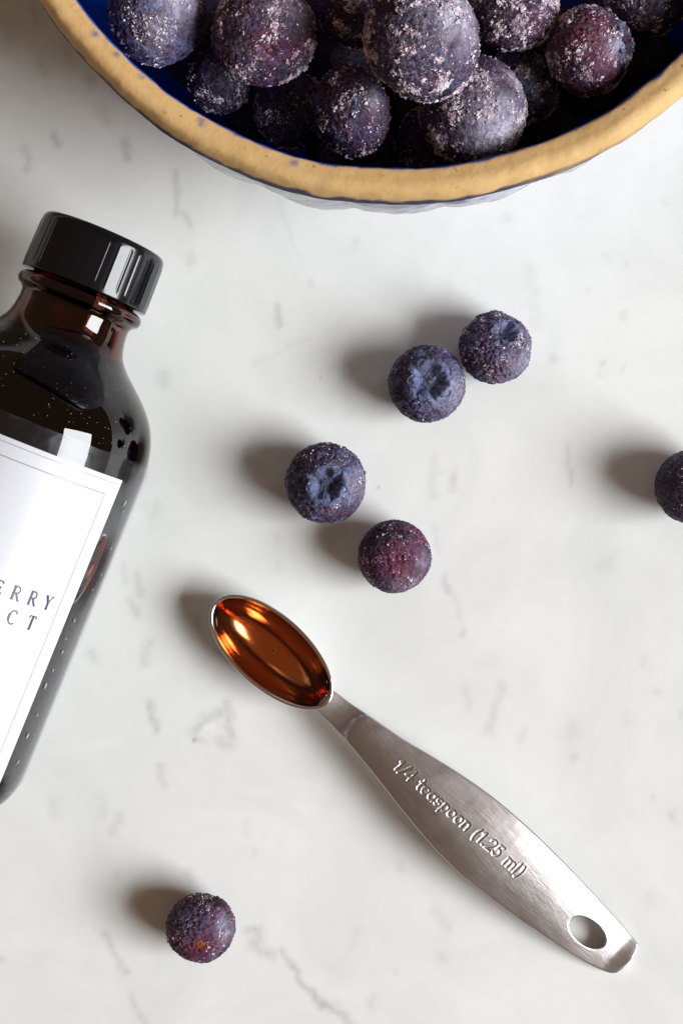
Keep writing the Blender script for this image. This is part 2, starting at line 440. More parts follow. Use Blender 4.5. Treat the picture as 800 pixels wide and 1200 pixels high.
# ------------------------------------------------------------------ glazed bowl
BC = np.array([9.1, 111.4, 0.0])
RIM_TOP = 75.0
def build_bowl():
    root = thing('ceramic_bowl', 'round ceramic bowl with bare tan rim and cobalt blue inside, full of berries', 'bowl', BC)
    wob = lambda phi, k: .35 * np.sin(3 * phi + k) + .22 * np.sin(7 * phi + 2 * k) + .14 * np.sin(17 * phi + k)
    def nz(r, z, phi, sc):
        return fbm(np.stack([r * np.cos(phi) * sc, r * np.sin(phi) * sc, z * sc], -1).reshape(-1, 3), 3).reshape(r.shape)
    # rim: bare clay band rolled from the cobalt inside over to the outside
    prof = curve_points([(59.75, 74.1), (60.15, 74.5), (61.2, 74.75), (62.4, 74.95), (63.5, 74.55), (64.2, 73.2), (64.5, 70.8), (64.35, 69.6), (63.6, 68.6), (62.9, 68.2)], 4)
    def frim(r, z, phi):
        n = nz(r, z, phi, .22); n2 = nz(r, z, phi, .9)
        return r + wob(phi, 1.0) * .55 + n * .28 + n2 * .05, z + n * .2 + n2 * .05
    v, f = lathe(prof, 720, frim)
    ns = 720; npf = len(prof)
    tpos = np.repeat(np.linspace(0, 1, npf), ns)
    phi = np.tile(np.linspace(0, 2 * np.pi, ns, endpoint=False), npf)
    e = fbm(np.stack([np.cos(phi) * 18, np.sin(phi) * 18, phi * 0], 1), 4)
    blue = 1 - sstep(.05, .13, tpos + e * .10)
    for px, py, rr in ((236, 141, 4.0), (236, 146, 3), (345, 191, 4.5), (112, 40, 4), (137, 64, 3.5), (166, 90, 3)):
        q = P(px, py, 74.6) - BC
        blue = np.maximum(blue, .75 * np.exp(-(((v[:, 0] - q[0]) ** 2 + (v[:, 1] - q[1]) ** 2) / (rr / 7.8) ** 2)))
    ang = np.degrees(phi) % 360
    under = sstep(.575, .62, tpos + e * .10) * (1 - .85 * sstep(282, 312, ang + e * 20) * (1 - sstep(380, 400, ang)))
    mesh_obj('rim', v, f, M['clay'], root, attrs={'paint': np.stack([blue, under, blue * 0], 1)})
    # inside glaze
    prof = curve_points([(59.9, 74.1), (59.55, 72), (59.3, 66), (58.6, 58), (56.5, 46), (52, 32), (44, 19), (32, 10), (18, 6.3), (0.01, 5.6)], 5)
    v, f = lathe(prof, 240, lambda r, z, p: (r + wob(p, 1.0) * .55 * (r / 60), z))
    mesh_obj('interior_glaze', v, f, M['glaze'], root)
    # outside: shallow moulded pattern under a dark line
    prof = curve_points([(63.1, 68.6), (62.3, 67.6), (61.7, 66.2), (61.8, 64), (62.1, 60), (62.0, 55), (61.2, 47), (59.3, 38), (55.5, 27), (49, 16), (42, 8), (38.5, 4), (37.6, 1), (37.0, 0), (34.5, 0), (34, 2), (0.01, 2.4)], 6)
    def fout(r, z, phi):
        band = sstep(66.0, 61, z) * sstep(20, 34, z)
        m = np.abs(np.sin(phi * 13 + .25 * np.sin(z * .25))) ** .7
        return r + wob(phi, 1.0) * .5 * (r / 62) + band * (1.0 * m - .45 + nz(r, z, phi, .14) * .9), z
    v, f = lathe(prof, 420, fout)
    z = v[:, 2]; phi = np.arctan2(v[:, 1], v[:, 0])
    e = fbm(np.stack([np.cos(phi) * 9, np.sin(phi) * 9, z * .2], 1), 4)
    line = sstep(65.4, 66.4, z + e * 1.5)
    mesh_obj('outer_wall', v, f[:, ::-1] if False else f, M['wall'], root, attrs={'paint': np.stack([line, line * 0, line * 0], 1)})
build_bowl()

# ------------------------------------------------------------------ berries
def ico(sub):
    bm = bmesh.new(); bmesh.ops.create_icosphere(bm, subdivisions=sub, radius=1.0)
    v = np.array([x.co for x in bm.verts]); f = np.array([[x.index for x in fc.verts] for fc in bm.faces]); bm.free()
    v /= np.linalg.norm(v, axis=1)[:, None]
    return v, f
ICO = {s: ico(s) for s in (4, 5, 6)}
OCT_F = np.array([(0, 2, 4), (2, 1, 4), (1, 3, 4), (3, 0, 4), (2, 0, 5), (1, 2, 5), (3, 1, 5), (0, 3, 5)])
OCT_V = np.array([(1, 0, 0), (-1, 0, 0), (0, 1, 0), (0, -1, 0), (0, 0, 1), (0, 0, -1)], float)

def frame_of(ax):
    ax = np.asarray(ax, float); ax = ax / np.linalg.norm(ax)
    t = np.array([1, 0, 0]) if abs(ax[0]) < .8 else np.array([0, 1, 0])
    e1 = np.cross(t, ax); e1 /= np.linalg.norm(e1); e2 = np.cross(ax, e1)
    return e1, e2, ax

def berry(label, group, c, R, seed, axis=(0, 0, -1), end='none', sub=6, frost=400, frosted=.5, bloom=.6, red=.2, redspot=None,
          lump=1.0, squash=.93, patch=None, wrinkle=1.0, name='blueberry', grain=1.0, crown_r=.36):
    """one frozen berry; its crown or stem end points along axis"""
    rng = np.random.RandomState(seed)
    n, f = ICO[sub]
    e1, e2, ax = frame_of(axis)
    off = rng.uniform(-40, 40, 3)
    ca = n @ ax; al = np.arccos(np.clip(ca, -1, 1)); rho = al * R
    phi = np.arctan2(n @ e2, n @ e1)
    lo = fbm(n * 1.3 + off, 2); mi = fbm(n * 3.6 + off, 3); wr = np.abs(fbm(n * 6.5 + off + 9, 3)); fi = fbm(n * 15 + off, 3)
    w1 = np.abs(fbm(n * 8 + off + 3, 2)); w2 = np.abs(fbm(n * 17 + off + 11, 2))
    r = R * (1 + .045 * lump * lo + .022 * lump * mi - .045 * lump * (wr - .12)  + wrinkle * (.020 * fi - .062 * w1 - .040 * w2 + .026))
    crown = np.zeros(len(n)); cavity = np.zeros(len(n))
    if end == 'crown':
        jag = fbm(np.stack([np.cos(phi) * 3.0, np.sin(phi) * 3.0, phi * 0 + seed], 1), 3)
        rc = R * crown_r
        edge = rc * (1 + .11 * np.cos(5 * phi + seed) + .32 * jag)
        ins = 1 - sstep(edge * .92, edge * 1.0, rho)
        lip = np.exp(-((rho - edge * 1.18) / (rc * .28)) ** 2)
        lobes = .5 + .35 * np.cos(5 * phi + seed + np.pi) + .6 * jag
        r = r - ins * R * .33 + lip * R * (.035 + .05 * lobes) - .05 * R * np.exp(-((rho - edge * 1.95) / (rc * .38)) ** 2) * (.6 + jag)
        r = r + R * .03 * np.exp(-(rho / (rc * .2)) ** 2)
        cavity = ins
        crown = np.clip(.22 * ins + .8 * lip * np.clip(.45 + 1.5 * fi + .8 * jag, 0, 1) + .7 * (1 - sstep(edge * 1.0, edge * 2.3, rho)) * np.clip(.5 + 1.6 * mi + jag, 0, 1), 0, 1)
    elif end == 'stem':
        r = r - R * .05 * np.exp(-(rho / (R * .34)) ** 2) - R * .10 * np.exp(-(rho / (R * .15)) ** 2) + R * .018 * np.exp(-((rho - R * .19) / (R * .06)) ** 2)
    v = n * r[:, None]
    v = v - ((v @ ax) * (1 - squash))[:, None] * ax
    bl = np.clip(bloom * (.55 + 1.5 * fbm(n * 1.9 + off + 30, 3)), 0, 1)
    rd = np.clip(red * (.6 + 2.0 * fbm(n * 1.6 + off + 60, 3)), 0, 1)
    if redspot is not None:
        rs = np.array(redspot[:3], float); rs /= np.linalg.norm(rs)
        g = np.exp(-(np.arccos(np.clip(n @ rs, -1, 1)) / redspot[3]) ** 2)
        rd = np.maximum(rd, g * redspot[4]); bl = bl * (1 - .75 * g)
    hgt = np.clip(.55 + .9 * (.020 * fi + .022 * mi - .050 * w1 - .030 * w2 + .016) / .02, .03, 1.4)
    bl = np.clip(bl * hgt * 1.35, 0, 1) * (1 - crown * .5)
    lit_frost = np.zeros(len(n))  # frost patches, mostly facing the window: its light painted in with the frost
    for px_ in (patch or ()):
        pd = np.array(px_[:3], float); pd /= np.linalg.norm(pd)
        lit_frost = np.maximum(lit_frost, px_[4] * np.exp(-(np.arccos(np.clip(n @ pd, -1, 1)) / px_[3]) ** 2) * np.clip(.75 + 1.3 * fbm(n * 3 + off + 5, 3), 0, 1.2))
    lit_frost = np.clip(lit_frost, 0, 1)
    root = thing(name, label, 'berry', c, 0, group)
    body = mesh_obj('skin', v, f, M['berry'], root, attrs={'skin': np.stack([bl, rd, crown, lit_frost], 1)})
    body['frosted'] = float(frosted)
    # vertex normals
    tri = v[f]; fn = np.cross(tri[:, 1] - tri[:, 0], tri[:, 2] - tri[:, 0])
    vn = np.zeros_like(v)
    for k in range(3): np.add.at(vn, f[:, k], fn)
    vn /= np.linalg.norm(vn, axis=1)[:, None] + 1e-12
    frost = int(frost * 2.7)
    if frost:
        dens = np.clip(.10 + 1.9 * fbm(n * 2.0 + off + 80, 3) + .9 * fbm(n * 7 + off, 2), .03, 1) ** 1.7
        dens *= (1 - .85 * cavity) * (n[:, 2] > -.35)
        if redspot is not None: dens *= (1 - .6 * g)
        pick = rng.choice(len(n), size=frost, p=dens / dens.sum())
        s = grain * np.exp(rng.normal(-2.32, .5, frost)); s = np.clip(s, .035, .38)
        jit = rng.normal(size=(frost, 6, 3)) * .28
        rot = rng.normal(size=(frost, 3, 3)); rot = np.linalg.qr(rot)[0]
        ov = (OCT_V[None] + jit) * s[:, None, None]
        ov = np.einsum('nij,nkj->nki', rot, ov)
        ov = ov - .35 * (np.einsum('nki,ni->nk', ov, vn[pick]))[:, :, None] * vn[pick][:, None, :]
        ov = ov + (v[pick] + vn[pick] * (s * .25)[:, None])[:, None, :]
        of = (OCT_F[None] + 6 * np.arange(frost)[:, None, None]).reshape(-1, 3)
        fr = mesh_obj('frost', ov.reshape(-1, 3), of, M['frost'], root, smooth=False)
        fr['kind'] = 'stuff'
    ctr = ax * (R * squash)
    if end == 'crown':
        # five ragged sepals stand round the hollow
        for k in range(5):
            a0 = (2 * np.pi * k + np.pi - seed) / 5 + rng.uniform(-.12, .12)
            rows = []
            hw = rng.uniform(.34, .48); ln = rng.uniform(.85, 1.25)
            for lev, (rr, hh, wf) in enumerate(((.97, .94, 1.0), (1.12, 1.055, .95), (1.30, 1.085, .78), (1.50, 1.075, .35))):
                for q in np.linspace(-1, 1, 5):
                    aa = a0 + hw * wf * q + rng.uniform(-.04, .04)
                    rad_ = R * crown_r * (1 + (rr - 1) * ln * (1 - .18 * abs(q)))
                    zz = np.cos(rad_ / R) * R * squash * (1 + (hh - 1) * 1.15) + rng.uniform(-.06, .06)
                    rows.append(np.sin(rad_ / R) * R * 1.02 * (np.cos(aa) * e1 + np.sin(aa) * e2) + zz * ax)
            rows = np.array(rows)
            nn = np.concatenate([rows, rows - ax * .18])
            fa = grid_faces(4, 5); fb = fa[:, ::-1] + 20
            ring = [0, 1, 2, 3, 4, 9, 14, 19, 18, 17, 16, 15, 10, 5]
            side = np.array([(ring[i], ring[(i + 1) % 14], ring[(i + 1) % 14] + 20, ring[i] + 20) for i in range(14)])
            mesh_obj('sepal', nn, np.vstack([fa[:, ::-1], fb[:, :], side]), M['crown'], root)
        d = n[:12]
        v5, f5 = ICO[4]
        b = v5 * np.array([.30, .30, .22]) * (1 + .3 * fbm(v5 * 2 + off, 2))[:, None]
        wp = np.stack([e1, e2, ax], 0)
        mesh_obj('style_scar', b @ wp + ctr * (1 - .335), f5, M['scar'], root)
    elif end == 'stem':
        v5, f5 = ICO[4]
        b = v5 * np.array([.62, .62, .34]) * (2.1 if 'amber' in label else 1.0) * (1 + .45 * fbm(v5 * 2.2 + off, 3))[:, None]
        wp = np.stack([e1, e2, ax], 0)
        mesh_obj('stem_scar', b @ wp + ctr * .865, f5, M['amber_scar' if 'amber' in label else 'red_scar'], root)
    return root

def loose(label, px, py, rpx, seed, **kw):
    z = rpx / 6.0 * .96
    k = (CAM_H - z) / CAM_H
    R = rpx / 6.0 * k
    c = P(px, py, R * .93)
    return berry(label, 'loose berries on the marble', c, R, seed, **kw)

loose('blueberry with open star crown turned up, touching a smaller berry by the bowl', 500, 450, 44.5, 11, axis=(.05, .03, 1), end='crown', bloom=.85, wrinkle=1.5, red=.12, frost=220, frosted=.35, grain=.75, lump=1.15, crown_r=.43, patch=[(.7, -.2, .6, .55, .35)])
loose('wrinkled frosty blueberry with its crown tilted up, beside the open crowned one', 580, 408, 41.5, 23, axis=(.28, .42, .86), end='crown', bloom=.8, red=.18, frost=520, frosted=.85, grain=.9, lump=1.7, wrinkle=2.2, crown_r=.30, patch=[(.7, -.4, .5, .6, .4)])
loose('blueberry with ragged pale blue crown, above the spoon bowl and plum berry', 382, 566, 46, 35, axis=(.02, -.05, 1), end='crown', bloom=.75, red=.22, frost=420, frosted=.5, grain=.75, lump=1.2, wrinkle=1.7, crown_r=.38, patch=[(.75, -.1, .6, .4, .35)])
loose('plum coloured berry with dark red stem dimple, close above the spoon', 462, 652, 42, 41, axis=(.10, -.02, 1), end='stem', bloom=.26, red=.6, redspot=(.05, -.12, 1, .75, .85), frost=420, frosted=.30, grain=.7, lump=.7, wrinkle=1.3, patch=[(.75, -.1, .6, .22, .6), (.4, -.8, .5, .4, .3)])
loose('near black smooth berry cut off by the edge of the photo', 812, 570, 45, 57, axis=(.5, -.5, -.6), end='none', bloom=.10, red=.10, frost=110, frosted=.22, grain=.7, lump=1.0)
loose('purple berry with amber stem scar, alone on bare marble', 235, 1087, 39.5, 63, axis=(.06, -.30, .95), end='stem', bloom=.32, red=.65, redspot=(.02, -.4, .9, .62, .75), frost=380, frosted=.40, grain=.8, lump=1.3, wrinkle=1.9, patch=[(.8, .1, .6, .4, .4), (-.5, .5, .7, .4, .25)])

BOWL_B = [  # label, px, py, apparent radius, height, options
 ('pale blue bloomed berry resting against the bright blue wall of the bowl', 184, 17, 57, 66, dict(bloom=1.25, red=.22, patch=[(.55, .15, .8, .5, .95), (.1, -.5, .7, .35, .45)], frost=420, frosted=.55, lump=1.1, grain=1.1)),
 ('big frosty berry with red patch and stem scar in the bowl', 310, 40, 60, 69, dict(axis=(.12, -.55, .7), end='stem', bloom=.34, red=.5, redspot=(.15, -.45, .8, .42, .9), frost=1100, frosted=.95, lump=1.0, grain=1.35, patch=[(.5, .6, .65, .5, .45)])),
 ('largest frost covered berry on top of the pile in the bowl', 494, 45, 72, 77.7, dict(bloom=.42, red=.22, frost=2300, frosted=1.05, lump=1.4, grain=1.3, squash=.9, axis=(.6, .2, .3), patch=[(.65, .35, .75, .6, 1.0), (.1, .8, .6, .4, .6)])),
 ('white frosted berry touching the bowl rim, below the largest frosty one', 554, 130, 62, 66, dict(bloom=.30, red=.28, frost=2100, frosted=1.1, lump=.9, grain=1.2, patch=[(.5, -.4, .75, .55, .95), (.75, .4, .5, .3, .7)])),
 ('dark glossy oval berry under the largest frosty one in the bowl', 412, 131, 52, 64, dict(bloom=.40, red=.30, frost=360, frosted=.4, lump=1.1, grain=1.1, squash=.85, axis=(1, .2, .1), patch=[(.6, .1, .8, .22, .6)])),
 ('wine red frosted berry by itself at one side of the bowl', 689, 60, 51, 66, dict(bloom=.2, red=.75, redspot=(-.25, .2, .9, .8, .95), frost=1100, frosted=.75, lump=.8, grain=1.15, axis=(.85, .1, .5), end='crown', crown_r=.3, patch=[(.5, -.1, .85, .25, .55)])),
 ('dusky blue berry half hidden behind the white frosted one in the bowl', 612, 100, 46, 57.1, dict(bloom=.95, red=.15, frost=700, frosted=.8, lump=1.1, grain=1.1)),
 ('pink frosted berry at the photo edge between largest and wine red berries', 603, 8, 50, 66, dict(bloom=.3, red=.45, frost=1300, frosted=1.0, lump=1.0, grain=1.25)),
 ('brownish frosted berry at the photo edge behind the largest one', 420, 10, 46, 62, dict(bloom=.35, red=.4, frost=800, frosted=.8, lump=1.0, grain=1.2)),
 ('slate blue berry at the photo edge near the far side wall of the bowl', 757, -8, 50, 62, dict(bloom=.8, red=.1, frost=500, frosted=.6, lump=1.0, grain=1.1)),
 ('dim lower berry between the red patched and the dark glossy ones in the bowl', 342, 130, 44, 54, dict(bloom=.4, red=.15, frost=450, frosted=.45, lump=1.3, grain=1.1, sub=5)),
 ('dim lower berry under the red patched one, near the blue bowl wall', 258, 92, 40, 54, dict(bloom=.45, red=.15, frost=320, frosted=.4, lump=1.3, grain=1.1, sub=5)),
 ('dark lower berry peeping out beneath the white frosted one at the rim', 500, 165, 40, 54, dict(bloom=.4, red=.1, frost=260, frosted=.35, lump=1.2, grain=1.0, sub=5)),
]
for i, (lab, px, py, rp, z, kw) in enumerate(BOWL_B):
    k = (CAM_H - z) / CAM_H / 6
    berry(lab, 'frozen berries in the bowl', P(px, py, z), rp * k, 100 + 7 * i, **kw)
# second layer that carries the pile, with more berries added to darken the gaps
for i, (px, py, rp, z) in enumerate(((220, 35, 44, 53), (410, 70, 48, 50), (690, 90, 46, 47), (570, 60, 48, 49), (720, 20, 46, 50), (226, 66, 34, 47), (298, 128, 36, 47), (392, 172, 34, 47), (452, 178, 34, 46), (585, 168, 36, 46), (640, 148, 38, 46), (745, 60, 40, 48), (370, 30, 44, 50), (473, 120, 38, 47), (652, 45, 38, 49), (345, 82, 38, 47), (250, 30, 38, 49), (540, 60, 40, 46))):
    k = (CAM_H - z) / CAM_H / 6
    lab = 'shadowed dark berry deep in the gaps under the frosted pile in the bowl'
    berry(lab, 'frozen berries in the bowl', P(px, py, z), rp * k, 300 + i, sub=5, frost=0, frosted=.3, bloom=.35, red=.15)

# ------------------------------------------------------------------ strokes for lettering
def arc(cx, cy, rx, ry, a0, a1, n=10):
    t = np.radians(np.linspace(a0, a1, n)); return [(cx + rx * np.cos(x), cy + ry * np.sin(x)) for x in t]
SANS = {  # advance, strokes; x height .62, cap height 1
 '1': (.50, [[(.12, .80), (.28, 1), (.28, 0)]]),
 '/': (.45, [[(.02, -.05), (.42, 1.05)]]),
 '4': (.66, [[(.46, 0), (.46, 1), (.04, .30), (.62, .30)]]),
 't': (.42, [[(.18, .95), (.18, .14), (.26, .02), (.38, .02)], [(.02, .64), (.38, .64)]]),
 'e': (.62, [[(.06, .34), (.54, .34)] + arc(.30, .32, .25, .31, 5, 310, 14)]),
 'a': (.62, [arc(.28, .31, .23, .30, 0, 360, 16), [(.53, .64), (.53, 0)]]),
 's': (.52, [arc(.26, .47, .19, .16, 40, 265, 9) + arc(.26, .16, .20, .16, 85, -140, 9)]),
 'p': (.64, [[(.10, .64), (.10, -.32)], arc(.33, .31, .23, .30, 180, -180, 16)]),
 'o': (.64, [arc(.31, .31, .25, .31, 0, 360, 16)]),
 'n': (.62, [[(.10, .64), (.10, 0)], [(.10, .40)] + arc(.31, .40, .21, .23, 170, 0, 8) + [(.52, 0)]]),
 '(': (.36, [arc(.42, .38, .30, .72, 125, 235, 9)]),
 ')': (.36, [arc(-.06, .38, .30, .72, 55, -55, 9)]),
 '.': (.26, [[(.10, .02), (.14, .02)]]),
 '2': (.62, [arc(.29, .74, .23, .25, 165, -30, 9) + [(.05, 0), (.56, 0)]]),
 '5': (.62, [[(.50, 1), (.14, 1), (.10, .55)] + arc(.27, .32, .26, .31, 120, -145, 11)]),
 'm': (.92, [[(.10, .64), (.10, 0)], [(.10, .42)] + arc(.28, .42, .18, .20, 170, 0, 6) + [(.46, 0)], [(.46, .42)] + arc(.64, .42, .18, .20, 170, 0, 6) + [(.82, 0)]]),
 'l': (.26, [[(.12, 1), (.12, 0)]]),
 ' ': (.42, []),
}
def text_strokes(s, size, tracking=0.0):
    x = 0; out = []
    for ch in s:
        adv, st = SANS[ch]
        for p in st: out.append(np.array([((x + a) * size, b * size) for a, b in p]))
        x += adv + tracking
    return out, x * size

# serif capitals: thick and thin strokes plus serifs, (points, relative width)
K, T = 1.0, .48
SERIF = {
 'B': (.66, [([(.14, 0), (.14, 1)], K), ([(.02, 1), (.36, 1)] + arc(.34, .77, .22, .23, 90, -90, 9) + [(.14, .53)], .6), ([(.14, .53), (.36, .53)] + arc(.36, .265, .26, .265, 90, -90, 9) + [(.02, 0)], .6)]),
 'L': (.60, [([(.14, 0), (.14, 1)], K), ([(.02, 1), (.27, 1)], T), ([(.02, 0), (.55, 0), (.57, .2)], T)]),
 'U': (.74, [([(.15, 1), (.15, .3)] + arc(.38, .28, .23, .29, 185, 360, 10)[1:], .8), ([(.61, .28), (.61, 1)], T), ([(.02, 1), (.28, 1)], T), ([(.50, 1), (.72, 1)], T)]),
 'E': (.62, [([(.14, 0), (.14, 1)], K), ([(.02, 1), (.53, 1), (.54, .82)], T), ([(.14, .52), (.44, .52)], T), ([(.44, .62), (.44, .42)], T), ([(.02, 0), (.55, 0), (.58, .2)], T)]),
 'R': (.70, [([(.14, 0), (.14, 1)], K), ([(.02, 1), (.36, 1)] + arc(.35, .75, .22, .25, 90, -90, 9) + [(.14, .5)], .6), ([(.34, .5), (.62, .02), (.72, 0)], .85), ([(.02, 0), (.27, 0)], T)]),
 'Y': (.70, [([(.08, 1), (.35, .47)], K), ([(.35, .47), (.63, 1)], T), ([(.35, .47), (.35, 0)], K), ([(.0, 1), (.22, 1)], T), ([(.52, 1), (.72, 1)], T), ([(.23, 0), (.47, 0)], T)]),
 'X': (.70, [([(.10, 1), (.60, 0)], K), ([(.60, 1), (.08, 0)], T), ([(.0, 1), (.22, 1)], T), ([(.5, 1), (.70, 1)], T), ([(0, 0), (.2, 0)], T), ([(.48, 0), (.72, 0)], T)]),
 'T': (.64, [([(.32, 0), (.32, 1)], K), ([(.04, .80), (.05, 1), (.59, 1), (.60, .80)], T), ([(.20, 0), (.44, 0)], T)]),
 'A': (.70, [([(.10, 0), (.35, 1)], T), ([(.35, 1), (.61, 0)], K), ([(.19, .34), (.50, .34)], T), ([(0, 0), (.21, 0)], T), ([(.48, 0), (.73, 0)], T)]),
 'C': (.72, [(arc(.38, .5, .32, .51, 55, 150, 8), .6), (arc(.38, .5, .32, .51, 150, 215, 8), 1.0), (arc(.38, .5, .32, .51, 215, 310, 8), .6), ([(.58, .76), (.60, .98)], T)]),
}

# ------------------------------------------------------------------ measuring spoon
SA = np.array((.744, .668)); SN = np.array((.668, -.744)); SU0 = np.array((383, 823.))
SANG = -math.atan2(.668, .744)
S0 = P(318.3, 764.8, 7.0); S0[2] = 0
SEX = np.array([math.cos(SANG), math.sin(SANG)]); SEY = np.array([-math.sin(SANG), math.cos(SANG)])
def sloc(u, v, z):
    """spoon frame (mm) of the spot u along and v across the handle, at height z"""
    px = SU0[0] + u * SA[0] + v * SN[0]; py = SU0[1] + u * SA[1] + v * SN[1]
    k = (CAM_H - z) / CAM_H / 6
    d = np.stack([(px - 400) * k - S0[0], (600 - py) * k - S0[1]], -1)
    return np.stack([d @ SEX, d @ SEY, z], -1)

def build_spoon():
    root = thing('measuring_spoon', 'steel quarter teaspoon measuring spoon with stamped handle and hanging hole, lying on marble', 'spoon', S0, SANG)
    # cup
    a, b, zr, D = 14.57, 7.06, 7.0, 6.35
    seg = 144; ph = np.linspace(0, 2 * np.pi, seg, endpoint=False)
    def ring(rho, z, extra=0.0):
        cx, sy = np.cos(ph), np.sin(ph)
        return np.stack([(a * rho + extra) * cx, (b * rho + extra) * sy * (1 - .03 * cx), np.full(seg, z)], 1)
    rr = []
    for rho in np.linspace(.02, 1, 26):                       # inside, up
        rr.append(ring(rho, zr - .15 - D * math.sqrt(1 - (.985 * rho) ** 2) + .15 * (1 - rho), -1.0 * rho))
    rr += [ring(1, zr - .02, -.68), ring(1, zr + .08, -.5), ring(1, zr + .10, -.25), ring(1, zr + .02, -.05), ring(1, zr - .3, 0.0)]
    for rho in np.linspace(.985, .02, 22):                    # outside, down
        rr.append(ring(rho, max(0.0, zr - .6 - (zr - .6) * math.sqrt(1 - (.97 * rho) ** 2)), 0))
    v = np.concatenate(rr); f = grid_faces(len(rr), seg, wrap_v=True)
    mesh_obj('cup', v, f, M['steel'], root, solid=True)
    # handle
    up = np.array([[-6, 14.5], [-2.7, 15.0], [20.8, 17.3], [38.6, 19.9], [92.8, 26.9], [132.2, 34.6], [172.9, 41.6], [222.1, 47.2], [275.2, 48.2], [323.9, 46.3], [359.9, 43.6], [395.9, 40.2], [430.7, 36.4], [455, 33.2], [460.5, 31.6], [464, 28.0], [466, 22]])
    lo = np.array([[-6, -14.5], [2.7, -15.0], [38.7, -17.9], [68.3, -21.6], [111.1, -28.6], [153.3, -36.0], [199.7, -42.6], [244.0, -45.4], [288.8, -43.4], [332.8, -39.4], [375.6, -33.7], [405.5, -29.3], [434.2, -23.4], [454.7, -16.6], [461, -12.6], [464.5, -8.5], [466, -2]])
    us = np.concatenate([np.linspace(-6, 100, 110, endpoint=False), np.linspace(100, 312, 330, endpoint=False), np.linspace(312, 466, 170)])
    vs = np.linspace(-1, 1, 131); vs = np.sign(vs) * (1 - (1 - np.abs(vs)) ** 1.12)
    cu, cl = curve_points(up, 6), curve_points(lo, 6)
    vu = np.interp(us, cu[:, 0], cu[:, 1]); vl = np.interp(us, cl[:, 0], cl[:, 1])
    U = np.repeat(us[:, None], len(vs), 1)
    mid = ((vu + vl) / 2)[:, None]; hw = ((vu - vl) / 2)[:, None]
    V = mid + hw * vs[None]
    zk = curve_points([(-6, 6.5), (15, 6.15), (34, 6.4), (48, 7.3), (100, 8.1), (180, 8.6), (260, 8.0), (340, 6.2), (400, 4.3), (434, 2.75), (445, 2.2), (452, 2.08), (466, 2.2)], 6)
    zc = np.interp(us, zk[:, 0], zk[:, 1])[:, None]
    cam_amt = np.interp(us, [-6, 30, 60, 150, 300, 436, 448, 466], [.15, .2, .6, 1.0, 1.0, .55, .40, .35])[:, None]
    t = np.abs(vs)[None]
    Z = zc - cam_amt * t ** 2 * .9
    # raised shoulder where the handle meets the neck
    arcu = 36 + 10 * t ** 2.2
    Z = Z + .38 * sstep(arcu - 2.5, arcu + 3.5, U) * (1 - sstep(60, 170, U))
    # edge rounding
    ed = (1 - t) * hw / 6.0
    Z = Z - .22 * np.clip(1 - ed / .30, 0, 1) ** 2
    # stamped lettering
    strokes, wid = text_strokes('1/4 teaspoon (1.25 ml)', 14.0 , .05)
    sc = 196.0 / wid
    dist = np.full(U.shape, 99.0)
    for p in strokes:
        q = np.stack([108 + p[:, 0] * sc + .10 * p[:, 1], -5.5 + p[:, 1] + p[:, 0] * sc * .016], 1)
        for k in range(len(q) - 1):
            lo_, hi_ = np.minimum(q[k], q[k + 1]) - 5, np.maximum(q[k], q[k + 1]) + 5
            i0, i1 = np.searchsorted(us, [lo_[0], hi_[0]])
            if i1 <= i0: continue
            uu = U[i0:i1]; vv = V[i0:i1]
            d = q[k + 1] - q[k]; L = d @ d + 1e-9
            s = np.clip(((uu - q[k][0]) * d[0] + (vv - q[k][1]) * d[1]) / L, 0, 1)
            dd = np.hypot(uu - q[k][0] - s * d[0], vv - q[k][1] - s * d[1])
            dist[i0:i1] = np.minimum(dist[i0:i1], dd)
    Z = Z - .11 * (1 - sstep(.2, 2.3, dist)) + .02 * np.exp(-((dist - 2.3) / .8) ** 2)
    nz = np.stack([U * .02, V * .06, U * 0], -1).reshape(-1, 3)
    Z = Z + .05 * fbm(nz, 3).reshape(U.shape)
    # hanging hole
    HC = np.array([(687.7 - SU0[0]) * SA[0] + (1093 - SU0[1]) * SA[1], (687.7 - SU0[0]) * SN[0] + (1093 - SU0[1]) * SN[1]])
    ha, hb, hr = 24.5, 15.0, math.radians(4.0)
    hu = (U - HC[0]) * math.cos(hr) + (V - HC[1]) * math.sin(hr); hv = -(U - HC[0]) * math.sin(hr) + (V - HC[1]) * math.cos(hr)
    hq = np.hypot(hu / ha, hv / hb)
    ins = hq < 1
    fc = grid_faces(*U.shape)
    keep = ~ins.ravel()[fc].all(1)
    fc = fc[keep]
    touched = np.zeros(U.size, bool); touched[fc.ravel()] = True
    snap = (ins.ravel() & touched)
    s = 1 / np.maximum(hq.ravel(), 1e-6)
    hu2 = np.where(snap, hu.ravel() * s, hu.ravel()); hv2 = np.where(snap, hv.ravel() * s, hv.ravel())
    U2 = np.where(snap, HC[0] + hu2 * math.cos(hr) - hv2 * math.sin(hr), U.ravel())
    V2 = np.where(snap, HC[1] + hu2 * math.sin(hr) + hv2 * math.cos(hr), V.ravel())
    Zf = Z.ravel() - .12 * np.clip(1 - (np.maximum(hq.ravel(), 1) - 1) * 18 / .45 / 3, 0, 1) ** 2
    TH = 1.25
    smooth_z = (zc - cam_amt * t ** 2 * .9 + 0 * U).ravel() - TH + .25 * (np.clip(1 - ed / .45, 0, 1) ** 2).ravel()
    smooth_z = np.maximum(smooth_z, .02)
    top = sloc(U2, V2, Zf); bot = sloc(U2, V2, np.minimum(smooth_z, Zf - .2))
    bot[:, :2] = top[:, :2]
    N = U.size
    e = np.concatenate([fc[:, [0, 1]], fc[:, [1, 2]], fc[:, [2, 3]], fc[:, [3, 0]]])
    key = np.sort(e, 1); kk = key[:, 0].astype(np.int64) * N + key[:, 1]
